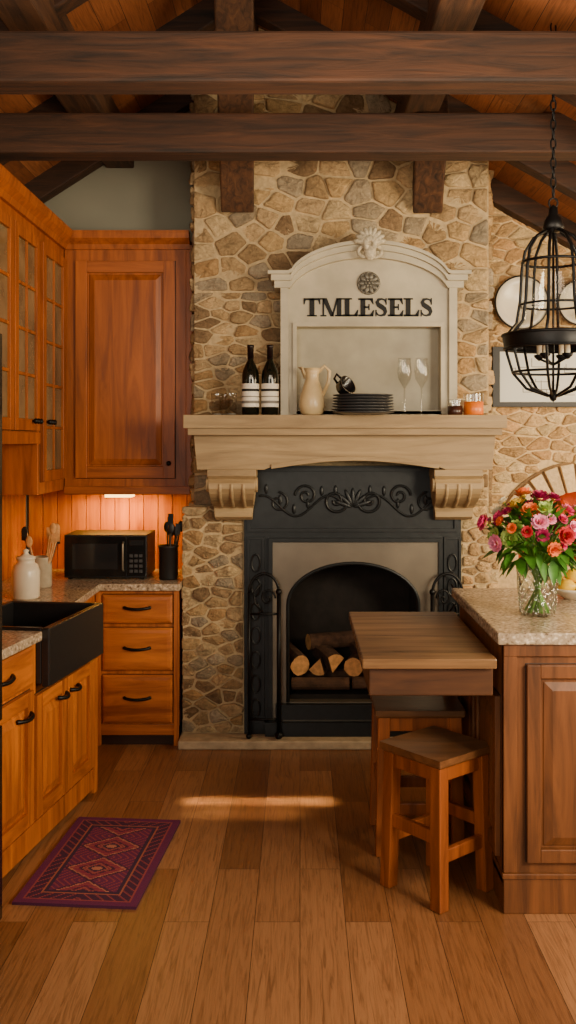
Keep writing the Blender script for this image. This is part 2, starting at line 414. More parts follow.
b=B('wall_stone_cladding')
def skipR(x,z):
    return math.hypot(x-NX,z-NZ)<NR+.20 or (z<1.0 and abs(x-NX)<NR+.08) or z>roof(x)-.02
stones(b,'stone',1.10,2.5,.3,3.45,T(0,6.01,0),lambda x,z:.064,skipR,PAL2,1.9,.0045,.022,6000)
b.done()
b=B('brick_arch',.004)
b.plate('archjoint',arc(NX,NZ,NR+.19,NR+.19,180,0,30)+arc(NX,NZ,NR,NR,0,180,30),[],5.985,6.004)
n=17
for i in range(n):
    a0=math.radians(180-180*i/n-1.1); a1=math.radians(180-180*(i+1)/n+1.1)
    r0=NR+.0; r1=NR+.175+random.uniform(-.006,.006); y=5.955+random.uniform(-.006,.006)
    q=[(NX+r0*math.cos(a0),NZ+r0*math.sin(a0)),(NX+r1*math.cos(a0),NZ+r1*math.sin(a0)),(NX+r1*math.cos(a1),NZ+r1*math.sin(a1)),(NX+r0*math.cos(a1),NZ+r0*math.sin(a1))]
    vs=[(p[0],y,p[1]) for p in q]+[(p[0],5.99,p[1]) for p in q]
    g=random.uniform(.9,1.12); c=C(226,196,150)
    b.add(vs,[(0,1,2,3),(7,6,5,4),(0,4,5,1),(1,5,6,2),(2,6,7,3),(3,7,4,0)],'brick',False,None,tuple(x*g for x in c[:3])+(1,))
b.done()
b=B('copper_pot')
b.lathe('copper',[(.07,0),(.10,.02),(.115,.09),(.11,.17),(.118,.185),(.115,.19),(.0,.20)],1.78,6.14,.952)
b.tube('copper',[(1.78-.11,6.14,1.13),(1.74,6.14,1.22),(1.82,6.14,1.22),(1.78+.11,6.14,1.13)],.007)
b.done()

# ---------------------------------------------------------------- chimney
CY=5.60; cx0,cx1=-.620,1.108
b=B('stone_chimney')
fh=[(-.09,.06),(-.09,1.1),(.70,1.1),(.70,.06)]
b.plate('mortar',[(cx0,0),(cx1,0),(cx1,roof(cx1)-.005),(RX,RZ-.005),(cx0,roof(cx0)-.005)],[fh],CY-.017,6.0)
b.plate('mortar',[(-.68,0),(-.325,0),(-.325,1.36),(-.65,1.36),(-.68,1.30)],[],5.515,5.6)
b.plate('mortar',[(.935,0),(1.15,0),(1.15,1.30),(1.12,1.36),(.935,1.36)],[],5.515,5.6)
def skipC(x,z):
    if z>roof(x)+.02: return True
    if z<1.36: return True
    if -.05<x<.83 and z<2.66: return True
    if -.3<x<.9 and z<1.6: return True
    return False
stones(b,'stone',cx0-.01,cx1,2.62,4.25,T(0,CY,0),lambda x,z:.124,skipC,PAL,1.3,.006,.034,4000)
stones(b,'stone',cx0-.01,cx1,1.36,2.62,T(0,CY,0),lambda x,z:.074,skipC,PAL,1.8,.005,.034,6000)
stones(b,'stone',-.69,-.325,0.05,1.37,T(0,5.53,0),lambda x,z:.076,None,PAL,1.55,.005,.03,2500)
stones(b,'stone',.935,1.16,0.05,1.37,T(0,5.53,0),lambda x,z:.07,None,PAL2,1.5,.005,.03,1500)
stones(b,'stone',0,.42,0.05,3.95,T(cx0,6.02,0,-90),lambda x,z:.09,None,PAL,1.4,.006,.026,2500)
stones(b,'stone',0,.40,0.05,3.35,T(cx1,5.6,0,90),lambda x,z:.09,None,PAL,1.4,.006,.03,2500)
b.done()
b=B('firebox_lining')
b.box('soot',-.085,.695,5.93,5.99,.06,1.1)
b.box('soot',-.088,-.07,5.57,5.93,.06,1.09); b.box('soot',.68,.698,5.57,5.93,.06,1.09)
b.box('soot',-.085,.695,5.57,5.93,1.07,1.098); b.box('soot',-.085,.695,5.57,5.93,.062,.14)
b.done()
b=B('hearth_slab',.008); b.box('slab',-.69,1.16,5.36,5.60,0,.05); b.done()

b=B('cast_iron_fireplace_surround',.003)
opening=[(-.07,.24),(-.07,.80)]+arc(.307,.80,.377,.24,180,0,24)[1:]+[(.683,.24)]
outer=[(-.322,.05),(.93,.05),(.93,1.60),(-.322,1.60)]
fr=[(-.16,.12),(-.16,1.16),(.80,1.16),(.80,.12)]
b.plate('iron',outer,[fr],5.49,5.56)
b.plate('steel',[(-.16,.12),(.80,.12),(.80,1.16),(-.16,1.16)],[opening],5.475,5.54)
def fbox(x0,x1,z0,z1,w,y0,y1,mat):
    b.plate(mat,[(x0,z0),(x1,z0),(x1,z1),(x0,z1)],[[(x0+w,z0+w),(x0+w,z1-w),(x1-w,z1-w),(x1-w,z0+w)]],y0,y1)
fbox(-.18,.82,.10,1.185,.022,5.46,5.50,'iron')
b.tube('iron',[(p[0],5.472,p[1]) for p in opening],.010)
fbox(-.305,.91,1.22,1.59,.02,5.475,5.50,'iron')
for s0 in (-.305,.83):
    fbox(s0,s0+.10,.12,1.19,.014,5.478,5.50,'iron')
    for k in range(7):
        z=.2+k*.14
        b.tube('iron',[(s0+.05+.025*math.sin(t),5.485,z+.05*math.cos(t*1.0)) for t in [i*2*math.pi/14 for i in range(14)]],.006,6,True)
b.box('iron',-.20,.84,5.44,5.52,.05,.13)
b.box('iron',-.14,.78,5.43,5.50,.15,.235)
def spiral(cx,cz,r,turns,start,sgn,n=40):
    return [(cx+sgn*r*(1-.85*i/n)*math.cos(start+2*math.pi*turns*i/n),5.486,cz+r*(1-.85*i/n)*math.sin(start+2*math.pi*turns*i/n)) for i in range(n+1)]
xc=.305
for sg in (-1,1):
    b.tube('iron',spiral(xc+sg*.10,1.40,.075,1.5,math.pi,sg),.010,6)
    b.tube('iron',spiral(xc+sg*.27,1.43,.065,1.5,0,sg),.009,6)
    b.tube('iron',spiral(xc+sg*.43,1.39,.06,1.4,math.pi/2,sg),.008,6)
    pth=[(xc+sg*(.04+.5*i/30),5.486,1.37+.06*math.sin(i/30*2*math.pi*1.3)) for i in range(31)]
    b.tube('iron',pth,.008,6)
    for k in range(6):
        t=.1+k*.08
        b.ell('iron',(xc+sg*t,5.488,1.37+.06*math.sin((t-.04)/.5*2*math.pi*1.3)+.04),.012,.01,.03,8,6)
for k in range(7):
    a=math.radians(20+k*23.3)
    b.ell('iron',(0,0,0),.014,.012,.055,8,6,Mx=Matrix.Translation((xc+.06*math.cos(a),5.486,1.36+.06*math.sin(a)))@Matrix.Rotation(math.pi/2-a,4,'Y'))
b.done()

b=B('fire_grate')
for i in range(13):
    x=-.05+i*.06
    b.tube('iron2',[(x,5.60,.30),(x,5.62,.28),(x,5.85,.28),(x,5.87,.33)],.007,6)
b.box('soot',-.06,.67,5.60,5.88,.14,.25)
b.done()
b=B('firewood_logs')
def log(x,z,r,ang,rot,wedge,y0=5.57,L=.30,tilt=0):
    Mx=Matrix.Translation((x,y0,z))@Matrix.Rotation(math.radians(ang),4,'Z')@Matrix.Rotation(math.radians(tilt),4,'X')@Matrix.Rotation(math.radians(rot),4,'Y')
    n=14; pts=[]
    if wedge:
        pts=[(0,-r*.9)]+[(r*1.35*math.sin(math.radians(a)),-r*.9+r*1.7*math.cos(math.radians(a))) for a in (-36,-24,-12,0,12,24,36)]
    else: pts=[(r*math.cos(2*math.pi*j/n)*random.uniform(.93,1.05),r*math.sin(2*math.pi*j/n)*random.uniform(.93,1.05)) for j in range(n)]
    rings=[[(p[0],y,p[1]) for p in pts] for y in (0,L*.25,L*.5,L*.75,L)]
    b.loft('bark',rings,False,(False,False),True,Mx)
    b.add([(p[0]*.98,-.001,p[1]*.98) for p in pts],[tuple(range(len(pts)))],'cut',False,Mx)
    b.add([(p[0]*.98,L+.001,p[1]*.98) for p in pts],[tuple(range(len(pts)))],'cut',False,Mx)
log(-.05,.315,.036,-90,20,False,5.60,.34); log(.31,.318,.036,-92,80,False,5.60,.34)
log(-.04,.318,.036,-90,0,False,5.80,.68)
for k,(x,z,r,an,ro,wd,tl) in enumerate(((-.00,.42,.062,22,25,False,8),(.105,.41,.060,-12,195,True,-2),(.205,.435,.070,26,8,True,12),(.315,.41,.058,-16,190,False,3),(.41,.44,.064,18,15,True,10),(.51,.41,.060,-12,0,False,3),(.61,.415,.055,6,30,True,6))):
    log(x,z,r,an,ro,wd,5.60,.27,tl)
log(.05,.53,.05,-70,40,False,5.74,.30); log(.36,.53,.045,-84,0,False,5.76,.26)
b.done()

# mantel
b=B('stone_mantel',.006)
b.box('mantel',-.637,1.130,5.18,5.56,1.815,1.887)
b.box('mantel',-.615,1.108,5.20,5.56,1.777,1.815)
body=[(-.572,1.585),(-.20,1.585)]+[(-.16+(.93)*i/20,1.60+.045*math.sin(math.pi*i/20)) for i in range(21)]+[(.81,1.585),(1.067,1.585),(1.085,1.777),(-.59,1.777)]
b.plate('mantel',body,[],5.27,5.56)
b.plate('mantel',[(x,z) for x,z in [(-.16+.93*i/20,1.59+.045*math.sin(math.pi*i/20)) for i in range(21)]+[(-.16+.93*i/20,1.615+.045*math.sin(math.pi*i/20)) for i in range(20,-1,-1)]],[],5.255,5.30)
def corb(x0,x1):
    pts=[(5.265,1.585,0),(5.262,1.55,0),(5.285,1.53,.004),(5.265,1.51,.006),(5.262,1.48,.007),(5.28,1.45,.01),(5.32,1.415,.014),(5.37,1.39,.018),(5.415,1.375,.02),(5.435,1.36,.024),(5.42,1.34,.026),(5.425,1.31,.028),(5.46,1.292,.03),(5.50,1.29,.03)]
    rings=[[(x0+i,y,z),(x1-i,y,z),(x1-i,5.56,z),(x0+i,5.56,z)] for y,z,i in pts]
    b.loft('mantel',rings,False)
    b.tube('mantel',[(x0-.008,5.315,1.50),(x0+.012,5.315,1.50)],.042,16); b.tube('mantel',[(x1-.012,5.315,1.50),(x1+.008,5.315,1.50)],.042,16)
    for k in range(3):
        t=x0+.07+k*(x1-x0-.14)/2
        b.tube('mantel',[(t,5.268,1.505),(t,5.266,1.475),(t,5.285,1.443),(t,5.325,1.41),(t,5.375,1.385),(t,5.42,1.37)],.011,8)
for x0,x1 in ((-.515,-.245),(.745,1.015)): corb(x0,x1)
b.done()

# ---------------------------------------------------------------- overmantel
b=B('overmantel_signboard',.003)
xc=.39; zb=1.887
def topz(x,base=2.66,rise=.17,hw=.44):
    t=abs(x-xc)
    return base+ (rise*math.sqrt(max(0,1-(t/hw)**2))**1.3 if t<hw else 0)
xs=[xc-.482+ .964*i/40 for i in range(41)]
out=[(xc-.482,zb),(xc+.482,zb)]+[(x,topz(x)-.02) for x in reversed(xs)]
nic=[(xc-.41,1.915),(xc-.41,2.395),(xc+.41,2.395),(xc+.41,1.915)]
b.plate('over',out,[nic],5.40,5.50)
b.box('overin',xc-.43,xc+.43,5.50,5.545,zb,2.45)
b.box('over',xc-.41,xc+.41,5.38,5.50,zb,1.915)
def fr2(x0,x1,z0,z1,w,y0,y1,mat='over'):
    b.plate(mat,[(x0,z0),(x1,z0),(x1,z1),(x0,z1)],[[(x0+w,z0+w),(x0+w,z1-w),(x1-w,z1-w),(x1-w,z0+w)]],y0,y1)
fr2(xc-.430,xc+.430,1.895,2.415,.022,5.38,5.405)
b.box('over',xc-.50,xc-.455,5.375,5.50,zb,2.64); b.box('over',xc+.455,xc+.50,5.375,5.50,zb,2.64)
def band(dz0,dz1,y0,ext):
    X=[xc-.535-ext+ (1.07+2*ext)*i/60 for i in range(61)]
    up=[(x,topz(x)+dz1) for x in X]; dn=[(x,topz(x)+dz0) for x in reversed(X)]
    b.plate('over',up+dn,[],y0,5.54)
band(-.05,-.012,5.36,0); band(-.012,.02,5.335,.018); band(.02,.04,5.31,.035)
b.done()
b=B('carved_shell_ornament')
cz=2.80
for k in range(9):
    a=math.radians(10+k*20)
    b.ell('orn',(0,0,0),.018,.022,.052,10,8,Mx=Matrix.Translation((xc+.042*math.cos(a),5.295,cz+.045+.045*math.sin(a)))@Matrix.Rotation(math.pi/2-a,4,'Y'))
for k in range(7):
    a=math.radians(-20+k*37)
    b.ell('orn',(xc+.025*math.cos(a),5.28,cz+.04+.03*math.sin(a)),.018,.018,.022,10,8)
for sg in (-1,1):
    b.tube('orn',[(xc+sg*(.03+.035*math.sin(t)),5.295,cz-.0+.03*math.cos(t)) for t in [i*.35 for i in range(15)]],.011,8)
b.ell('orn',(xc,5.285,cz-.005),.035,.022,.045)
b.done()
b=B('rosette_ornament')
cz=2.64
for k in range(10):
    a=2*math.pi*k/10
    b.ell('orngrey',(0,0,0),.016,.012,.026,8,6,Mx=Matrix.Translation((xc+.038*math.cos(a),5.392,cz+.038*math.sin(a)))@Matrix.Rotation(math.pi/2-a,4,'Y'))
for k in range(6):
    a=2*math.pi*k/6
    b.ell('orngrey',(xc+.018*math.cos(a),5.385,cz+.018*math.sin(a)),.011,.011,.011,8,6)
b.ell('orngrey',(xc,5.382,cz),.011,.012,.011)
b.tube('orngrey',[(xc+.060*math.cos(t),5.394,cz+.060*math.sin(t)) for t in [i*2*math.pi/28 for i in range(28)]],.007,6,True)
b.done()
b=B('sign_lettering')
hh=.104; tot=.742; x=0
W={'T':.98,'M':1.25,'L':.9,'E':.9,'S':.78}; word='TMLESELS'; gapw=(tot/hh-sum(W[c] for c in word))/7
def R_(x0,z0,x1,z1): return [(x0,z0),(x1,z0),(x1,z1),(x0,z1)]
def letter(c):
    if c=='T': return [R_(.35,.0,.63,1),R_(.03,.88,.95,1),[(.03,.66),(.09,.66),(.16,.92),(.03,.92)],[(.95,.66),(.89,.66),(.82,.92),(.95,.92)],R_(.22,0,.76,.08)]
    if c=='M': return [R_(.12,0,.22,1),R_(.90,0,1.16,1),[(.08,1),(.36,1),(.76,.0),(.56,0)],[(.88,1),(1.0,1),(.71,0),(.60,0)],R_(.0,0,.34,.08),R_(.80,0,1.25,.08),R_(0,.92,.26,1),R_(.93,.92,1.25,1)]
    if c=='L': return [R_(.12,0,.39,1),R_(.0,0,.82,.11),[(.82,0),(.87,.36),(.81,.36),(.62,.06)],R_(0,.92,.52,1)]
    if c=='E': return [R_(.12,0,.39,1),R_(.0,0,.82,.11),[(.82,0),(.87,.34),(.81,.34),(.62,.06)],R_(0,.89,.80,1),[(.62,.94),(.79,.66),(.84,.66),(.80,1)],R_(.3,.45,.60,.56),R_(.55,.34,.62,.68)]
    if c=='S':
        ctl=[(.66,.74,.06),(.58,.90,.09),(.42,.955,.10),(.24,.92,.16),(.17,.78,.21),(.24,.64,.25),(.40,.53,.27),(.56,.41,.25),(.62,.26,.21),(.56,.10,.16),(.38,.045,.10),(.22,.08,.09),(.11,.24,.06)]
        L=[];Rr=[]
        for i,(px,pz,w) in enumerate(ctl):
            a=ctl[max(i-1,0)]; d=ctl[min(i+1,len(ctl)-1)]
            tx,tz=d[0]-a[0],d[1]-a[1]; l=math.hypot(tx,tz); nx,nz=-tz/l,tx/l
            L.append((px+nx*w/2,pz+nz*w/2)); Rr.append((px-nx*w/2,pz-nz*w/2))
        q=[[L[i],L[i+1],Rr[i+1],Rr[i]] for i in range(len(L)-1)]
        return q+[R_(.62,.64,.69,1),R_(.07,0,.14,.36)]
x=0; xst=(303-300)/(F/5.40)
for c in word:
    for q in letter(c):
        q=[(xst+(x+p[0])*hh, 2.452+p[1]*hh) for p in q]
        b.plate('text',q,[],5.396,5.4)
    x+=W[c]+gapw
b.done()

# ---------------------------------------------------------------- mantel items
MZ=1.888; MY=5.30
def ux(u,y): return (u-U0)*y/F
for u,s in ((250.5,1.0),(270,1.0)):
    b=B('wine_bottle'); x=ux(u,MY)
    b.lathe('bottle',[(.042,0),(.048,.006),(.048,.22),(.045,.245),(.028,.285),(.017,.305),(.0155,.36)],x,MY,MZ)
    b.lathe('foil',[(.0175,.315),(.0170,.375),(.0195,.378),(.0195,.392),(.0,.394)],x,MY,MZ)
    b.lathe('label',[(.0488,.045),(.0488,.175)],x,MY,MZ,caps=(False,False))
    b.lathe('ink',[(.0491,.10),(.0491,.106)],x,MY,MZ,caps=(False,False))
    b.lathe('text',[(.0491,.132),(.0491,.146)],x,MY,MZ,caps=(False,False))
    b.lathe('ink',[(.0491,.065),(.0491,.08)],x,MY,MZ,caps=(False,False))
    b.done()
for u,yy in ((217,5.31),(231,5.27),(225,5.37)):
    b=B('tumbler_glass'); x=ux(u,yy)
    b.lathe('glass',[(.030,0),(.034,.12)],x,yy,MZ,20,caps=(True,False))
    b.tube('glass',[(x+.034*math.cos(t),yy+.034*math.sin(t),MZ+.12) for t in [i*2*math.pi/20 for i in range(20)]],.002,6,True)
    b.lathe('ink',[(.028,.002),(.028,.010),(0,.010)],x,yy,MZ,20)
    b.done()
b=B('cream_jug'); x=ux(312,MY)
b.lathe('jug',[(.045,0),(.062,.01),(.072,.05),(.068,.10),(.050,.16),(.036,.20),(.038,.235),(.047,.262),(.043,.262),(.033,.235),(.03,.2),(.0,.19)],x,MY,MZ)
b.tube('jug',[(x+.03,MY,MZ+.235),(x+.07,MY,MZ+.275),(x+.098,MY,MZ+.245),(x+.09,MY,MZ+.18),(x+.06,MY,MZ+.11)],.010,8)
b.loft('jug',[[(x-.030,MY-.018,MZ+.23),(x-.03,MY+.018,MZ+.23),(x-.044,MY,MZ+.20)],[(x-.045,MY-.012,MZ+.262),(x-.045,MY+.012,MZ+.262),(x-.062,MY,MZ+.25)],[(x-.05,MY-.009,MZ+.27),(x-.05,MY+.009,MZ+.27),(x-.078,MY,MZ+.268)]])
b.done()
b=B('plate_stack'); x=ux(363,5.205)
for k in range(7):
    z=k*.0155
    b.lathe('plate',[(.10,z),(.12,z+.002),(.170-.001*k,z+.012),(.172-.001*k,z+.016),(.11,z+.006),(0.001,z+.006)],x,5.206,MZ,36)
b.done()
b=B('small_black_cup'); x=ux(342,5.22)
Mx=Matrix.Translation((x+.01,5.20,MZ+.150))@Matrix.Rotation(math.radians(55),4,'Y')@Matrix.Rotation(math.radians(38),4,'X')
b.lathe('black',[(.026,-.035),(.042,-.02),(.050,.02),(.054,.035),(.049,.035),(.040,-.015),(.0,-.02)],0,0,0,24,Mx)
b.tube('black',[(-.045,0,.02),(-.082,0,.01),(-.07,0,-.02),(-.038,0,-.02)],.007,6,False,Mx)
b.lathe('steel',[(.049,.0335),(.054,.0355),(.0545,.0335)],0,0,0,24,Mx,caps=(False,False))
b.done()
for u in (404.5,421.5):
    b=B('wine_glass'); x=ux(u,MY)
    b.lathe('glass',[(.036,0),(.034,.004),(.006,.008),(.0045,.02),(.0045,.15),(.012,.165),(.034,.20),(.040,.24),(.034,.315)],x,MY,MZ,24,caps=(True,False))
    b.tube('glass',[(x+.034*math.cos(t),MY+.034*math.sin(t),MZ+.315) for t in [i*2*math.pi/24 for i in range(24)]],.0022,6,True)
    b.done()
for u,mt,r in ((455,'darkcandle',.042),(473.5,'amber',.055)):
    b=B('candle_jar'); x=ux(u,5.29)
    hf=.075 if mt=='amber' else .05; hh2=.12 if mt=='amber' else .085
    b.lathe(mt,[(r-.006,0),(r,.006),(r,hf),(0,hf)],x,5.29,MZ,24)
    b.lathe('glass',[(r,hf),(r,hh2)],x,5.29,MZ,24,caps=(False,False))
    b.tube('glass',[(x+r*math.cos(t),5.29+r*math.sin(t),MZ+hh2) for t in [i*2*math.pi/24 for i in range(24)]],.002,6,True)
    b.done()

# ---------------------------------------------------------------- fireplace tool stands
for xx,sg in ((ux(264,5.42),1),(ux(447,5.42),-1)):
    b=B('fireside_tool_stand')
    y=5.405; z0=.05
    L=xx-sg*.085; Rr=xx+sg*.085
    b.tube('iron2',[(Rr,y,z0),(Rr,y,.88)],.012,8); b.ell('iron2',(Rr,y,.885),.018,.018,.02); b.ell('iron2',(Rr,y,z0+.02),.024,.024,.022)
    b.tube('iron2',[(L,y,z0),(L,y,.88)],.008,8); b.ell('iron2',(L,y,z0+.015),.018,.018,.016)
    for z in (.16,.76): b.tube('iron2',[(L,y,z),(Rr,y,z)],.007,8)
    b.tube('iron2',[(xx+ .085*math.cos(a),y,.88+.11*math.sin(a)) for a in [math.pi*i/16 for i in range(17)]],.008,8)
    b.tube('iron2',[(xx+sg*(.02+.045*(1-i/30)*math.cos(i*.3)),y,.85+.055*(1-i/30)*math.sin(i*.3)) for i in range(30)],.006,6)
    b.tube('iron2',[(xx,y,.76),(xx-sg*.05,y,.82),(xx-sg*.06,y,.88),(xx-sg*.02,y,.93)],.006,6)
    b.tube('iron2',[(Rr,y,z0+.05),(Rr,y-.035,z0+.012)],.008,6)
    b.done()

# ---------------------------------------------------------------- cabinets helpers
def door(b,Mx,w,h,mat,mx,fr=.058,kind='raised'):
    b.box('gap',-.004,w+.004,-.002,.004,-.004,h+.004,Mx)
    b.box(mat,0,fr,-.022,0,0,h,Mx); b.box(mat,w-fr,w,-.022,0,0,h,Mx)
    b.box(mx,fr,w-fr,-.0215,0,0,fr,Mx); b.box(mx,fr,w-fr,-.0215,0,h-fr,h,Mx)
    if kind=='raised':
        b.box(mat,fr,w-fr,-.006,0,fr,h-fr,Mx)
        def rg(i,y): return [(fr+i,y,fr+i),(w-fr-i,y,fr+i),(w-fr-i,y,h-fr-i),(fr+i,y,h-fr-i)]
        g=min(.045,(w-2*fr)*.22)
        b.loft(mat,[rg(.010,-.006),rg(.014,-.010),rg(g,-.021)],False,(False,True),True,Mx)
    else:
        b.box('glassdark',fr,w-fr,-.008,0,fr,h-fr,Mx)
        nx,nz=kind
        for i in range(1,nx):
            x=fr+(w-2*fr)*i/nx; b.box(mat,x-.008,x+.008,-.018,0,fr,h-fr,Mx)
        for i in range(1,nz):
            z=fr+(h-2*fr)*i/nz; b.box(mat,fr,w-fr,-.017,0,z-.008,z+.008,Mx)
def drawer(b,Mx,w,h,mx):
    b.box('gap',-.004,w+.004,-.002,.004,-.004,h+.004,Mx)
    def rg(i,y): return [(i,y,i),(w-i,y,i),(w-i,y,h-i),(i,y,h-i)]
    b.loft(mx,[rg(0,0),rg(0,-.014),rg(.012,-.02),rg(.03,-.022)],False,(False,True),True,Mx)
def pull(b,Mx,x,z,w=.12,vert=False,y=-.022):
    n=10; P=[]
    for i in range(n+1):
        t=i/n; a=-w/2+w*t; o=.028*math.sin(math.pi*t)**.5
        P.append((x,y-o,z+a) if vert else (x+a,y-o,z+.0+ .006*math.sin(math.pi*t)*-1))
    b.tube('iron2',P,[.009 if 0<i<n else .011 for i in range(n+1)],8,False,Mx)
def knob(b,Mx,x,z,y=-.022):
    b.ell('iron2',(x,y-.018,z),.015,.014,.015,12,8,Mx); b.tube('iron2',[(x,y,z),(x,y-.015,z)],.006,8,False,Mx)

CT=.93
b=B('base_cabinet',.002)
b.box('cab',-1.17,-.70,5.45,6.05,.09,CT-.041)
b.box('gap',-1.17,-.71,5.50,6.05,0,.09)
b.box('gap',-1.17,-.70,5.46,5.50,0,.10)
b.box('cab',-.722,-.695,5.435,5.46,.0,CT-.041)
b.box('cab',-1.17,-1.14,5.435,5.46,.0,CT-.041)
b.box('cabx',-1.14,-.722,5.44,5.46,.06,.12)
for z0,z1 in ((.70,.865),(.43,.675),(.13,.405)):
    Mx=T(-1.13,5.45,z0); drawer(b,Mx,.40,z1-z0,'cabx'); pull(b,Mx,.20,(z1-z0)/2+.01,.15)
b.done()

ang=81.2
A=T(-1.18,3.785,0,ang)
def loc(s,o):
    p=A@Vector((s,-o,0)); return (p.x,p.y)
s0,s1=.30,.955
b=B('sink_base_cabinet',.002)
fN=loc(-.36,0); fE=loc(.975,0)
b.prism('cab',[(XL+.03,fN[1]),fN,fE,(XL+.03,fE[1]+.02)],.09,.66)
b.prism('cab',[(XL+.03,fN[1]),fN,loc(s0-.003,0),(XL+.03,loc(s0,0)[1])],.66,CT-.041)
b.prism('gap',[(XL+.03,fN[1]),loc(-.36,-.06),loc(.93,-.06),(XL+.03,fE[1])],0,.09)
b.box('cab',-.36,.975,-.012,.02,.02,.12,A)
b.box('cab',.93,.978,-.02,.05,0,.66,A)
Mx=A@T(-.335,0,.715); drawer(b,Mx,.57,.165,'caby'); pull(b,Mx,.285,.09,.15)
Mx=A@T(-.335,0,.135); door(b,Mx,.57,.56,'cab','caby'); pull(b,Mx,.47,.47,.13)
Mx=A@T(.265,0,.135); door(b,Mx,.325,.525,'cab','caby'); pull(b,Mx,.26,.46,.09)
Mx=A@T(.60,0,.135); door(b,Mx,.325,.525,'cab','caby'); pull(b,Mx,.065,.46,.09)
b.done()
b=B('corner_base_cabinet',.002)
b.box('cab',XL+.03,-1.175,fE[1]+.05,6.05,.0,CT-.041); b.done()
b=B('granite_countertop',.004)
g0,g1=s0-.002,s1+.002
poly=[(XL+.026,3.44),loc(-.345,.03),loc(g0,.03),loc(g0,-.432),loc(g1,-.432),loc(g1,.03),loc(.99,.03),(loc(.99,.0)[0]-.11,4.80),(-1.14,5.41),(-.685,5.41),(-.685,6.05),(XL+.026,6.05)]
b.prism('granite',poly,CT-.04,CT); b.done()
b=B('farmhouse_sink',.006)
zt=CT+.012; zb2=.69
b.box('sink',s0,s1,-.06,-.024,zb2,zt,A)
b.box('sink',s0,s0+.03,-.024,.43,.70,zt,A); b.box('sink',s1-.03,s1,-.024,.43,.70,zt,A)
b.box('sink',s0+.03,s1-.03,.40,.43,.70,zt,A); b.box('sink',s0+.03,s1-.03,-.024,.40,.70,.73,A)
b.done()

b=B('upper_cabinet_with_panel_door',.002)
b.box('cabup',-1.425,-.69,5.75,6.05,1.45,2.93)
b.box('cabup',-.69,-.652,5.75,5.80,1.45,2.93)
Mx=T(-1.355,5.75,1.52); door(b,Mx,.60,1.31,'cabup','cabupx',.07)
knob(b,Mx,.565,.09)
b.box('cabupx',-1.425,-.665,5.735,5.76,1.42,1.47)
b.done()
FX=-1.43
b=B('glass_front_wall_cabinet',.002)
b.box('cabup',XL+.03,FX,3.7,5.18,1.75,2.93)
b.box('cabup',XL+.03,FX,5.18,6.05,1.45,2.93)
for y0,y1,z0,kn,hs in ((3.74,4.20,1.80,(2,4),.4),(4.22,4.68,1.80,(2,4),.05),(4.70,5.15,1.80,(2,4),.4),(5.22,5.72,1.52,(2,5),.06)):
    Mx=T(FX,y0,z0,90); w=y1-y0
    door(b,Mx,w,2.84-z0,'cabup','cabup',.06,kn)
    for q in range(3):
        knob(b,Mx,hs-q*.05 if hs>.2 else hs+q*.05,.05 if z0>1.6 else .33)
b.box('cabup',FX-.02,FX+.015,3.7,5.18,1.73,1.79)
b.done()
b=B('crown_moulding')
pr=[(0,2.90),(.02,2.90),(.03,2.93),(.06,2.96),(.07,2.99),(.07,3.005),(0,3.005)]
path=[(FX,3.7),(FX,5.75),(-.665,5.75)]
rings=[]
for i,(px,py) in enumerate(path):
    o=((1,0),(1,-1),(0,-1))[i]
    rings.append([(px+o[0]*a,py+o[1]*a,z) for a,z in pr])
b.loft('cabup',rings,False)
b.plate('cabup',[(XL+.03,3.7),(FX,3.7),(FX,5.75),(-.665,5.75),(-.665,6.05),(XL+.03,6.05)],[],2.931,2.96,None,'xy')
b.done()
b=B('beadboard_backsplash',.003)
x=-1.73
while x<-.70:
    b.box('splash',x,min(x+.088,-.642),6.056,6.079,CT-.04,1.45); x+=.092
y=3.45
while y<6.0:
    b.box('splash',XL+.001,XL+.022,y,y+.088,CT-.04,1.74 if y<5.1 else 1.45); y+=.092
b.done()
b=B('under_cabinet_light')
b.box('blackm',-1.20,-1.02,5.80,5.93,1.425,1.449)
b.box('lamp',-1.19,-1.03,5.79,5.92,1.400,1.425)
b.done()

b=B('microwave',.004)
x0,x1,y0,y1,z0,z1=-1.385,-.90,5.58,5.90,CT+.012,CT+.262
b.box('blackm',x0,x1,y0,y1,z0,z1)
b.box('black',x0+.005,x1-.12,y0-.012,y0,z0+.008,z1-.008)
b.box('screen',x0+.05,x1-.17,y0-.0135,y0-.011,z0+.05,z1-.05)
b.box('black',x1-.115,x1-.005,y0-.010,y0,z0+.008,z1-.008)
b.box('screen',x1-.10,x1-.02,y0-.012,y0-.009,z1-.06,z1-.03)
for i in range(3):
    for j in range(4): b.box('plate',x1-.10+i*.028,x1-.08+i*.028,y0-.012,y0-.009,z0+.03+j*.03,z0+.048+j*.03)
b.tube('steel',[(x1-.135,y0-.012,z0+.04),(x1-.135,y0-.035,z0+.05),(x1-.135,y0-.035,z1-.05),(x1-.135,y0-.012,z1-.04)],.006)
for xx in (x0+.03,x1-.03):
    for yy in (y0+.03,y1-.03): b.box('black',xx-.012,xx+.012,yy-.012,yy+.012,CT,z0)
b.done()
def utensils(b,x,y,z,mats,n,r,h):
    for i in range(n):
        a=random.uniform(0,6.28); q=r*.55; dx,dy=math.cos(a),math.sin(a); L=h*random.uniform(.85,1.15); m=random.choice(mats)
        p0=(x+dx*q*.3,y+dy*q*.3,z+.02); p1=(x+dx*q*1.9,y+dy*q*1.9,z+L)
        b.tube(m,[p0,p1],.005,6)
        if i%2==0: b.ell(m,p1,.020,.008,.032,10,8)
        else: b.box(m,p1[0]-.015,p1[0]+.015,p1[1]-.003,p1[1]+.003,p1[2]-.02,p1[2]+.045)
b=B('utensil_crock'); x,y=-.775,5.60
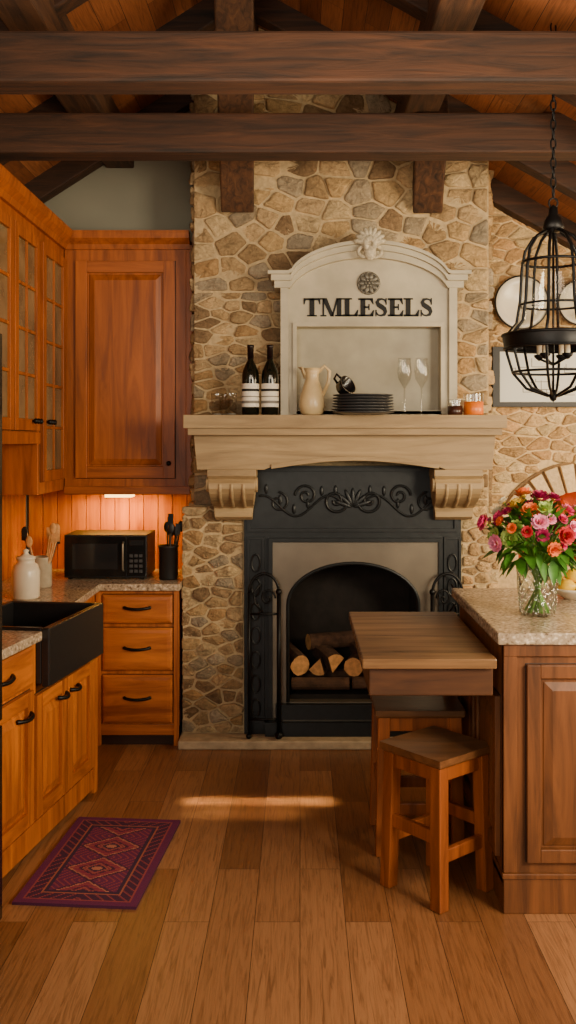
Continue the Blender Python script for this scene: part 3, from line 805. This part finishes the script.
b.lathe('blackm',[(.052,0),(.056,.01),(.056,.185),(.060,.19),(.060,.20),(.052,.20),(.050,.02),(0.001,.02)],x,y,CT)
utensils(b,x,y,CT,['blackm','iron2'],9,.07,.31); b.done()
b=B('utensil_crock'); x,y=-1.44,5.30
b.lathe('crock',[(.05,0),(.055,.01),(.055,.16),(.058,.17),(.051,.17),(.049,.02),(0.001,.02)],x,y,CT)
utensils(b,x,y,CT,['blackm','cut','blackm'],10,.09,.29); b.done()
b=B('ceramic_canister'); x,y=-1.42,4.92
b.lathe('cream',[(.060,0),(.070,.01),(.072,.14),(.060,.175),(.045,.185),(.045,.20),(.05,.205),(.05,.215),(.02,.225),(.012,.235),(.016,.25),(0,.258)],x,y,CT); b.done()

b=B('refrigerator',.006)
b.box('blackm',XL+.01,-1.13,2.55,3.405,.0,2.14)
b.box('black',-1.125,-1.065,2.56,3.40,.75,2.13); b.box('black',-1.125,-1.065,2.56,3.40,.04,.73)
b.tube('steel',[(-1.065,2.62,.85),(-1.03,2.62,.9),(-1.03,2.62,1.7),(-1.065,2.62,1.75)],.01)
b.done()

# ---------------------------------------------------------------- rug
b=B('patterned_rug')
RMx=T(-.815,3.96,0,-4.6); nx_,ny_=64,108; w,h=.475,.81
K=[C(100,24,72),C(72,18,54),C(150,62,64),C(184,114,88),C(56,26,58),C(134,38,66),C(164,88,66)]
def rugcol(i,j):
    x=abs(i-(nx_-1)/2); y=abs(j-(ny_-1)/2); ex=(nx_-1)/2-x; ey=(ny_-1)/2-y; e=min(ex,ey)
    if e<4: return K[0]
    if e<5: return K[2]
    if e<11:
        t=(int(x if ey<ex else y)); return K[2] if (t+int(e))%6==0 else (K[4] if (t-int(e))%4==0 else K[1])
    if e<12: return K[6]
    if e<14: return K[4]
    yy=abs((y%28)-14); d=x/(nx_/2-14)+yy/14.0
    t=(int(x)*3+int(yy)*5)
    if d<.2: return K[3]
    if d<.32: return K[4]
    if d<.5: return K[6] if t%2 else K[5]
    if d<.6: return K[1]
    if d<.85: return K[5] if t%3 else K[2]
    if d<.93: return K[3]
    if d<1.05: return K[1]
    return K[2] if t%4==0 else K[0]
zt=.012
for j in range(ny_):
    for i in range(nx_):
        xa=-w/2+w*i/nx_; xb=-w/2+w*(i+1)/nx_; ya=-h/2+h*j/ny_; yb=-h/2+h*(j+1)/ny_
        b.add([(xa,ya,zt),(xb,ya,zt),(xb,yb,zt),(xa,yb,zt)],[(0,1,2,3)],'rug',False,RMx,rugcol(i,j))
b.add([(-w/2,-h/2,.001),(w/2,-h/2,.001),(w/2,h/2,.001),(-w/2,h/2,.001),(-w/2,-h/2,zt),(w/2,-h/2,zt),(w/2,h/2,zt),(-w/2,h/2,zt)],[(0,3,2,1),(0,1,5,4),(1,2,6,5),(2,3,7,6),(3,0,4,7)],'rug',False,RMx,K[1])
b.done()

# ---------------------------------------------------------------- peninsula
PT=1.04
b=B('kitchen_peninsula',.004)
px0,px1,py0,py1=.752,2.3,3.52,4.48
b.box('pen',px0,px1,py0,py1,.10,PT-.045)
b.box('pen',px0-.0,px1,py0-.014,py1+.01,0,.13)
b.box('pen',px0-.006,px1,py0-.02,py1+.012,.13,.15)
b.box('pen',px0,px0+.05,py0-.012,py0+.02,.15,PT-.045)
b.box('pen',px0,px1,py0-.014,py0,PT-.09,PT-.045)
door(b,T(px0+.085,py0,.19),.42,.73,'pen','pen',.05); door(b,T(px0+.53,py0,.19),.42,.73,'pen','pen',.05)
Ms=T(px0,py1-.03,.19,-90)
door(b,Ms,.43,.6,'pen','pen',.055); door(b,T(px0,py0+.46,.19,-90),.42,.6,'pen','pen',.055)
b.done()
b=B('granite_peninsula_top',.006)
b.box('granite',.727,2.34,3.49,4.56,PT-.044,PT); b.done()
b=B('breakfast_table',.005)
tz=.948
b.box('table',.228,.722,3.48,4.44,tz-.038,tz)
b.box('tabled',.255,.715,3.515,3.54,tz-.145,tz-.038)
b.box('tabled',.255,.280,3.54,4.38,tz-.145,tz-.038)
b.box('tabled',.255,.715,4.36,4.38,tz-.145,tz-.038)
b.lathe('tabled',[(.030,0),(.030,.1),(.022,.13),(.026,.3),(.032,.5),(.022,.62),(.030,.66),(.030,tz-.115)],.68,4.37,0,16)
b.done()
def stool(x,y,rz,sz=.60,w=.31):
    b=B('wooden_counter_stool',.004); Mx=T(x,y,0,rz); hw=w/2
    n=10; S=hw+.016; vs=[]; fs=[]
    for j in range(n+1):
        for i in range(n+1):
            a=-1+2*i/n; c=-1+2*j/n
            vs.append((a*S,c*S,sz-.010*max(0,(1-a*a))*(1-c*c)**.5))
    for j in range(n):
        for i in range(n): fs.append((j*(n+1)+i,j*(n+1)+i+1,(j+1)*(n+1)+i+1,(j+1)*(n+1)+i))
    b.add(vs,fs,'stoolseat',True,Mx)
    rim=[(-S,-S),(S,-S),(S,S),(-S,S)]
    b.loft('stoolseat',[[(p[0],p[1],sz-.0005) for p in rim],[(p[0],p[1],sz-.026) for p in rim],[(p[0]*.96,p[1]*.96,sz-.034) for p in rim]],False,(False,True),True,Mx)
    b.box('stool',-hw+.02,hw-.02,-hw+.012,-hw+.03,sz-.095,sz-.03,Mx); b.box('stool',-hw+.02,hw-.02,hw-.03,hw-.012,sz-.095,sz-.03,Mx)
    b.box('stool',-hw+.012,-hw+.03,-hw+.02,hw-.02,sz-.095,sz-.03,Mx); b.box('stool',hw-.03,hw-.012,-hw+.02,hw-.02,sz-.095,sz-.03,Mx)
    for sx in (-1,1):
        for sy in (-1,1):
            t=.025; c0=(sx*(hw-.022),sy*(hw-.022)); c1=(sx*(hw-.010),sy*(hw-.010))
            rings=[[(c[0]+a*t,c[1]+d_*t,z) for a,d_ in ((-1,-1),(1,-1),(1,1),(-1,1))] for c,z in ((c1,0),(c0,sz-.03))]
            b.loft('stool',rings,False,(True,True),True,Mx)
    q=hw-.012
    for z,ax in ((.17,'x'),(.24,'y')):
        for s_ in (-1,1):
            if ax=='x': b.box('stool',-q,q,s_*q-.012,s_*q+.012,z,z+.05,Mx)
            else: b.box('stool',s_*q-.012,s_*q+.012,-q,q,z,z+.05,Mx)
    b.done()
stool(.535,3.72,40,.565,.285)
stool(.505,4.17,0,.615,.345)

# ---------------------------------------------------------------- vase & flowers
vx,vy=.965,3.86
b=B('flower_vase_bouquet')
b.lathe('vase',[(.064,0),(.070,.008),(.074,.10),(.082,.205),(.086,.212),(.083,.212)],vx,vy,PT,32,caps=(True,False))
for k in range(10):
    for sg in (-1,1):
        P=[]
        for i in range(9):
            t=i/8; a=2*math.pi*k/10+sg*t*1.6; r=.071+.013*t+.001
            P.append((vx+r*math.cos(a),vy+r*math.sin(a),PT+.012+.185*t))
        b.tube('vase',P,.0022,5)
for i in range(34):
    a=random.uniform(0,6.28); r=random.uniform(0,.055)
    b.tube('stem',[(vx+r*math.cos(a),vy+r*math.sin(a),PT+.012),(vx-r*.3*math.cos(a)*.6,vy+r*.6*math.sin(a),PT+.12),(vx+.05*math.cos(a+.5),vy+.05*math.sin(a+.5),PT+.24)],.005,6)
cen=Vector((vx-.01,vy,PT+.315))
bl=[]
tries=0
while len(bl)<62 and tries<8000:
    tries+=1
    th=random.uniform(0,6.28); ph=math.acos(random.uniform(-.25,1))
    d=Vector((math.sin(ph)*math.cos(th),math.sin(ph)*math.sin(th),math.cos(ph)))
    k=random.uniform(.82,1.14)
    p=cen+Vector((d.x*.20,d.y*.17,d.z*.155))*k
    if all((p-q[0]).length>.044 for q in bl): bl.append((p,d))
fm=['fpink','fmag','flpink','fred','forange','fmag','fcream','fpink','fyel','fgreen','fmag','fgreen','flpink','forange']
for bi,(p,d) in enumerate(bl):
    R=random.uniform(.020,.042); mt=fm[bi%len(fm)]
    b.tube('stem',[tuple(p),tuple(p*.5+Vector((vx,vy,PT+.22))*.5),(vx,vy,PT+.18)],.003,5)
    b.ell('fyel' if mt!='fyel' else 'forange',tuple(p),R*.3,R*.3,R*.3,8,6)
    for ring,(cnt,tilt,L) in enumerate(((10,1.45,1.0),(9,1.0,.9),(7,.55,.7),(5,.2,.55))):
        s=d.orthogonal().normalized(); u2=d.cross(s)
        for k in range(cnt):
            a=2*math.pi*k/cnt+ring*.4
            dd=(s*math.cos(a)+u2*math.sin(a))*math.sin(tilt)+d*math.cos(tilt)
            tip=p+dd*R*L; side=dd.cross(d)
            if side.length<1e-4: side=s
            side=side.normalized()*R*.33
            md=p+dd*R*L*.6-d*R*.06
            tp=tip+d*R*.12
            b.add([tuple(v) for v in (p,md-side,tp-side*.5,tp+side*.5,md+side)],[(0,1,2,3,4)],mt,True)
for i in range(170):
    th=random.uniform(0,6.28); ph=math.acos(random.uniform(-.85,.95))
    d=Vector((math.sin(ph)*math.cos(th),math.sin(ph)*math.sin(th),math.cos(ph)))
    p=cen+Vector((d.x*.125,d.y*.115,d.z*.10-.01)); dd=(d+Vector((random.gauss(0,.4),random.gauss(0,.4),random.gauss(0,.3)))).normalized()
    L=random.uniform(.07,.115); s=dd.cross(Vector((0,0,1)))
    if s.length<.05: s=Vector((1,0,0))
    s.normalize(); u2=s.cross(dd)
    w_=L*.2
    v=[p,p+dd*L*.3+s*w_+u2*.006,p+dd*L*.65+s*w_*.8,p+dd*L-u2*.012,p+dd*L*.65-s*w_*.8,p+dd*L*.3-s*w_+u2*.006,p+dd*L*.35-u2*.004,p+dd*L*.65-u2*.008]
    b.add([tuple(x) for x in v],[(0,1,6),(1,2,7,6),(2,3,7),(3,4,7),(4,5,6,7),(5,0,6)],'green',True)
b.done(recalc=False)
b=B('lemon_bowl'); x,y=1.235,4.25
b.lathe('cream',[(.05,0),(.06,.008),(.115,.04),(.13,.055),(.124,.055),(.105,.04),(.05,.015),(.001,.012)],x,y,PT,32)
for dx,dy,dz in ((-.05,-.03,.05),(.04,-.05,.05),(0,.045,.05),(.06,.03,.055),(-.01,-.01,.095),(-.06,.05,.055)):
    Mx=Matrix.Translation((x+dx,y+dy,PT+dz+.01))@Matrix.Rotation(random.uniform(0,3),4,'Z')
    b.lathe('lemon',[(.004,-.045),(.012,-.038),(.028,-.022),(.034,0),(.028,.022),(.012,.038),(.004,.046)],0,0,0,16,Mx@Matrix.Rotation(1.5,4,'X'))
b.done()

# ---------------------------------------------------------------- wall plates & picture
for u,vv,r in ((521,303,.165),(580,303,.14)):
    y=5.965; x=ux(u,y); z=H+(V0-vv)*y/F
    b=B('wall_plate')
    Mx=Matrix.Translation((x,y,z))@Matrix.Rotation(math.radians(90),4,'X')
    b.lathe('wplate',[(.6*r,-.012),(.66*r,-.005),(.96*r,.012),(r,.018),(.98*r,.022),(.66*r,.006),(.62*r,.0),(.001,-.001)],0,0,0,48,Mx)
    b.lathe('frame',[(r*.985,.014),(r*1.035,.016),(r*1.035,.026),(r*.975,.026)],0,0,0,48,Mx,caps=(False,False))
    b.done()
b=B('framed_print',.002); y=5.955
x0=ux(492,y); x1=x0+.68; z0=H+(V0-407)*y/F; z1=H+(V0-347)*y/F
b.plate('frame',[(x0,z0),(x1,z0),(x1,z1),(x0,z1)],[[(x0+.045,z0+.03),(x0+.045,z1-.03),(x1-.045,z1-.03),(x1-.045,z0+.03)]],y-.025,y+.015)
b.box('paper',x0+.02,x1-.02,y-.008,y+.01,z0+.02,z1-.02)
for k in range(16):
    xa=x0+.09+random.uniform(0,.4); za=z0+.07+random.uniform(0,.2)
    b.box('ink',xa,xa+random.uniform(.03,.12),y-.010,y-.007,za,za+.004)
    b.box('ink',xa,xa+.004,y-.010,y-.007,za,za+random.uniform(.02,.07))
b.done()

# ---------------------------------------------------------------- pendant lantern
b=B('iron_lantern_pendant'); lx,ly=1.045,3.92
def Z(v): return H+(V0-v)*ly/F
def circ(r,z,n=40): return [(lx+r*math.cos(2*math.pi*i/n),ly+r*math.sin(2*math.pi*i/n),z) for i in range(n)]
def ringf(r,z,t): b.tube('iron2',circ(r,z),t,8,True)
b.lathe('iron2',[(.004,Z(205)),(.018,Z(208)),(.02,Z(215)),(.035,Z(220)),(.045,Z(228)),(.03,Z(232)),(.0,Z(233))],lx,ly,0,20)
b.tube('iron2',[(lx+.018*math.cos(t),ly,Z(203)+.02*math.sin(t)) for t in [i*2*math.pi/16 for i in range(16)]],.004,6,True)
nb=8
for i in range(nb):
    a=2*math.pi*(i+.5)/nb; ca,sa=math.cos(a),math.sin(a)
    pr=[(.03,Z(230)),(.08,Z(237)),(.115,Z(250)),(.128,Z(268)),(.135,Z(300)),(.15,Z(322)),(.20,Z(336))]
    b.tube('iron2',[(lx+r*ca,ly+r*sa,z) for r,z in pr],.0068,6)
    pr=[(.20,Z(338)),(.19,Z(352)),(.165,Z(372)),(.11,Z(388)),(.02,Z(396))]
    b.tube('iron2',[(lx+r*ca,ly+r*sa,z) for r,z in pr],.006,6)
b.tube('iron2',circ(.125,Z(262)),.006,8,True); ringf(.137,Z(305),.005)
b.lathe('iron2',[(.200,Z(347)),(.208,Z(336)),(.204,Z(334)),(.194,Z(346))],lx,ly,0,40,caps=(False,False))
b.lathe('glass',[(.122,Z(264)),(.130,Z(300)),(.144,Z(322)),(.185,Z(334))],lx,ly,0,40,caps=(False,False))
ringf(.205,Z(335),.007); ringf(.198,Z(348),.006); ringf(.165,Z(372),.005)
b.lathe('iron2',[(.0,Z(402)),(.012,Z(400)),(.018,Z(396)),(.01,Z(390)),(.0,Z(389))],lx,ly,0,16)
b.tube('iron2',[(lx,ly,Z(233)),(lx,ly,Z(395))],.005,6)
for i in range(4):
    a=math.pi/4+i*math.pi/2; x=lx+.065*math.cos(a); y=ly+.065*math.sin(a)
    b.tube('iron2',[(lx,ly,Z(365)),(x,y,Z(358))],.005,6)
    b.lathe('iron2',[(.004,Z(360)),(.022,Z(356)),(.022,Z(354)),(.0,Z(354))],x,y,0,14)
    b.lathe('candle',[(.011,Z(354)),(.011,Z(330)),(.0,Z(329))],x,y,0,12)
z=Z(203)+.02; k=0
while z<roof(lx)-.02:
    ln=.024; pts=[]
    for t in [i*2*math.pi/14 for i in range(14)]:
        a=.0105*math.cos(t); c=ln*math.sin(t)
        pts.append((lx+(a if k%2 else 0),ly+(0 if k%2 else a),z+ln+c))
    b.tube('iron2',pts,.0036,6,True); z+=ln*2-.008; k+=1
b.done()

# ---------------------------------------------------------------- beams
for i,(y,zb_,zt_) in enumerate(((3.67,3.135,3.335),(4.62,3.148,3.345))):
    b=B('tie_beam',.012); b.box('beam',XL,2.05,y,y+.15,zb_,zt_); b.done()
b=B('sloped_ceiling_brace',.01); beam(b,'beamy',(-.365,5.57,3.14),(-.315,4.5,4.01),.19,.19); b.done()
b=B('sloped_ceiling_brace',.01); beam(b,'beamy',(.745,5.57,3.14),(.70,5.02,3.53),.17,.19); b.done()
b=B('ridge_beam',.01); b.box('beamy',RX-.09,RX+.09,-1.5,YB,RZ-.26,RZ-.06); b.done()
for x in (.64,-1.15):
    b=B('roof_purlin',.01); z=roof(x); b.box('beamy',x-.09,x+.09,-1.5,YB if x<0 else 5.58,z-.22,z-.02); b.done()
for y in (5.98,5.15,4.15,3.2,2.3):
    b=B('roof_rafter',.01)
    beam(b,'beam',(RX,y,RZ-.07),(XL,y,roof(XL)-.07),.11,.14)
    if y<5.9: beam(b,'beam',(RX,y,RZ-.07),(XR,y,roof(XR)-.07),.11,.14)
    else: beam(b,'beam',(1.12,5.95,roof(1.12)-.07),(XR,5.95,roof(XR)-.07),.11,.14)
    b.done()

# ---------------------------------------------------------------- lights
def area(name,loc,target,sx,sy,e,col,spread=180):
    l=bpy.data.lights.new(name,'AREA'); l.shape='RECTANGLE'; l.size=sx; l.size_y=sy; l.energy=e; l.color=col; l.spread=math.radians(spread)
    o=bpy.data.objects.new(name,l); bpy.context.scene.collection.objects.link(o)
    o.location=loc; o.rotation_euler=(Vector(target)-Vector(loc)).to_track_quat('-Z','Y').to_euler(); return o
area('added_key_light',(2.6,1.2,2.25),(-.4,5,1.2),1.1,1.1,185,(1,.84,.60))  # added warm key from the front right, not a window of the room
area('added_fill_light',(-1.0,-.9,2.2),(.3,5,1.1),1.6,1.6,70,(1,.9,.74))  # added soft fill behind the camera, no window stands there
area('side_window_light',(3.1,4.6,2.0),(.9,5.9,1.8),1.0,1.2,105,(1,.78,.46))
area('side_floor_window_light',(3.1,2.6,1.9),(0,3.6,.3),1.2,1.2,70,(1,.82,.56))
area('under_cabinet_glow',(-1.11,5.88,1.39),(-1.11,5.99,.9),.45,.08,5.5,(1,.50,.08))
area('sun_streak_light',(-.20,4.60,3.10),(-.20,4.60,0),.70,.05,.7,(1,.76,.42),3)
area('sun_streak_light',(-.26,4.45,3.10),(-.26,4.45,0),.5,.03,.2,(1,.76,.42),4)
area('added_ceiling_fill',(.2,2.8,2.5),(.2,3.8,4.0),1.6,.6,28,(1,.78,.56))  # added to brighten the roof boards and beams, no fixture here
l=bpy.data.lights.new('oven_glow','POINT'); l.energy=3; l.color=(1,.5,.18); l.shadow_soft_size=.05
o=bpy.data.objects.new('oven_glow',l); o.location=(2.0,6.15,1.3); bpy.context.scene.collection.objects.link(o)
w=bpy.data.worlds.new('World'); bpy.context.scene.world=w; w.use_nodes=True
bg=w.node_tree.nodes['Background']; bg.inputs[0].default_value=(1,.88,.74,1); bg.inputs[1].default_value=.34

cam=bpy.data.cameras.new('camera'); co=bpy.data.objects.new('camera',cam); bpy.context.scene.collection.objects.link(co)
co.location=(0,0,H); co.rotation_euler=(math.radians(90),0,0)
cam.sensor_fit='VERTICAL'; cam.sensor_height=36; cam.lens=F/1024*36
cam.shift_x=-(U0-288)/1024; cam.shift_y=-(512-V0)/1024
cam.clip_start=.05
bpy.context.scene.camera=co
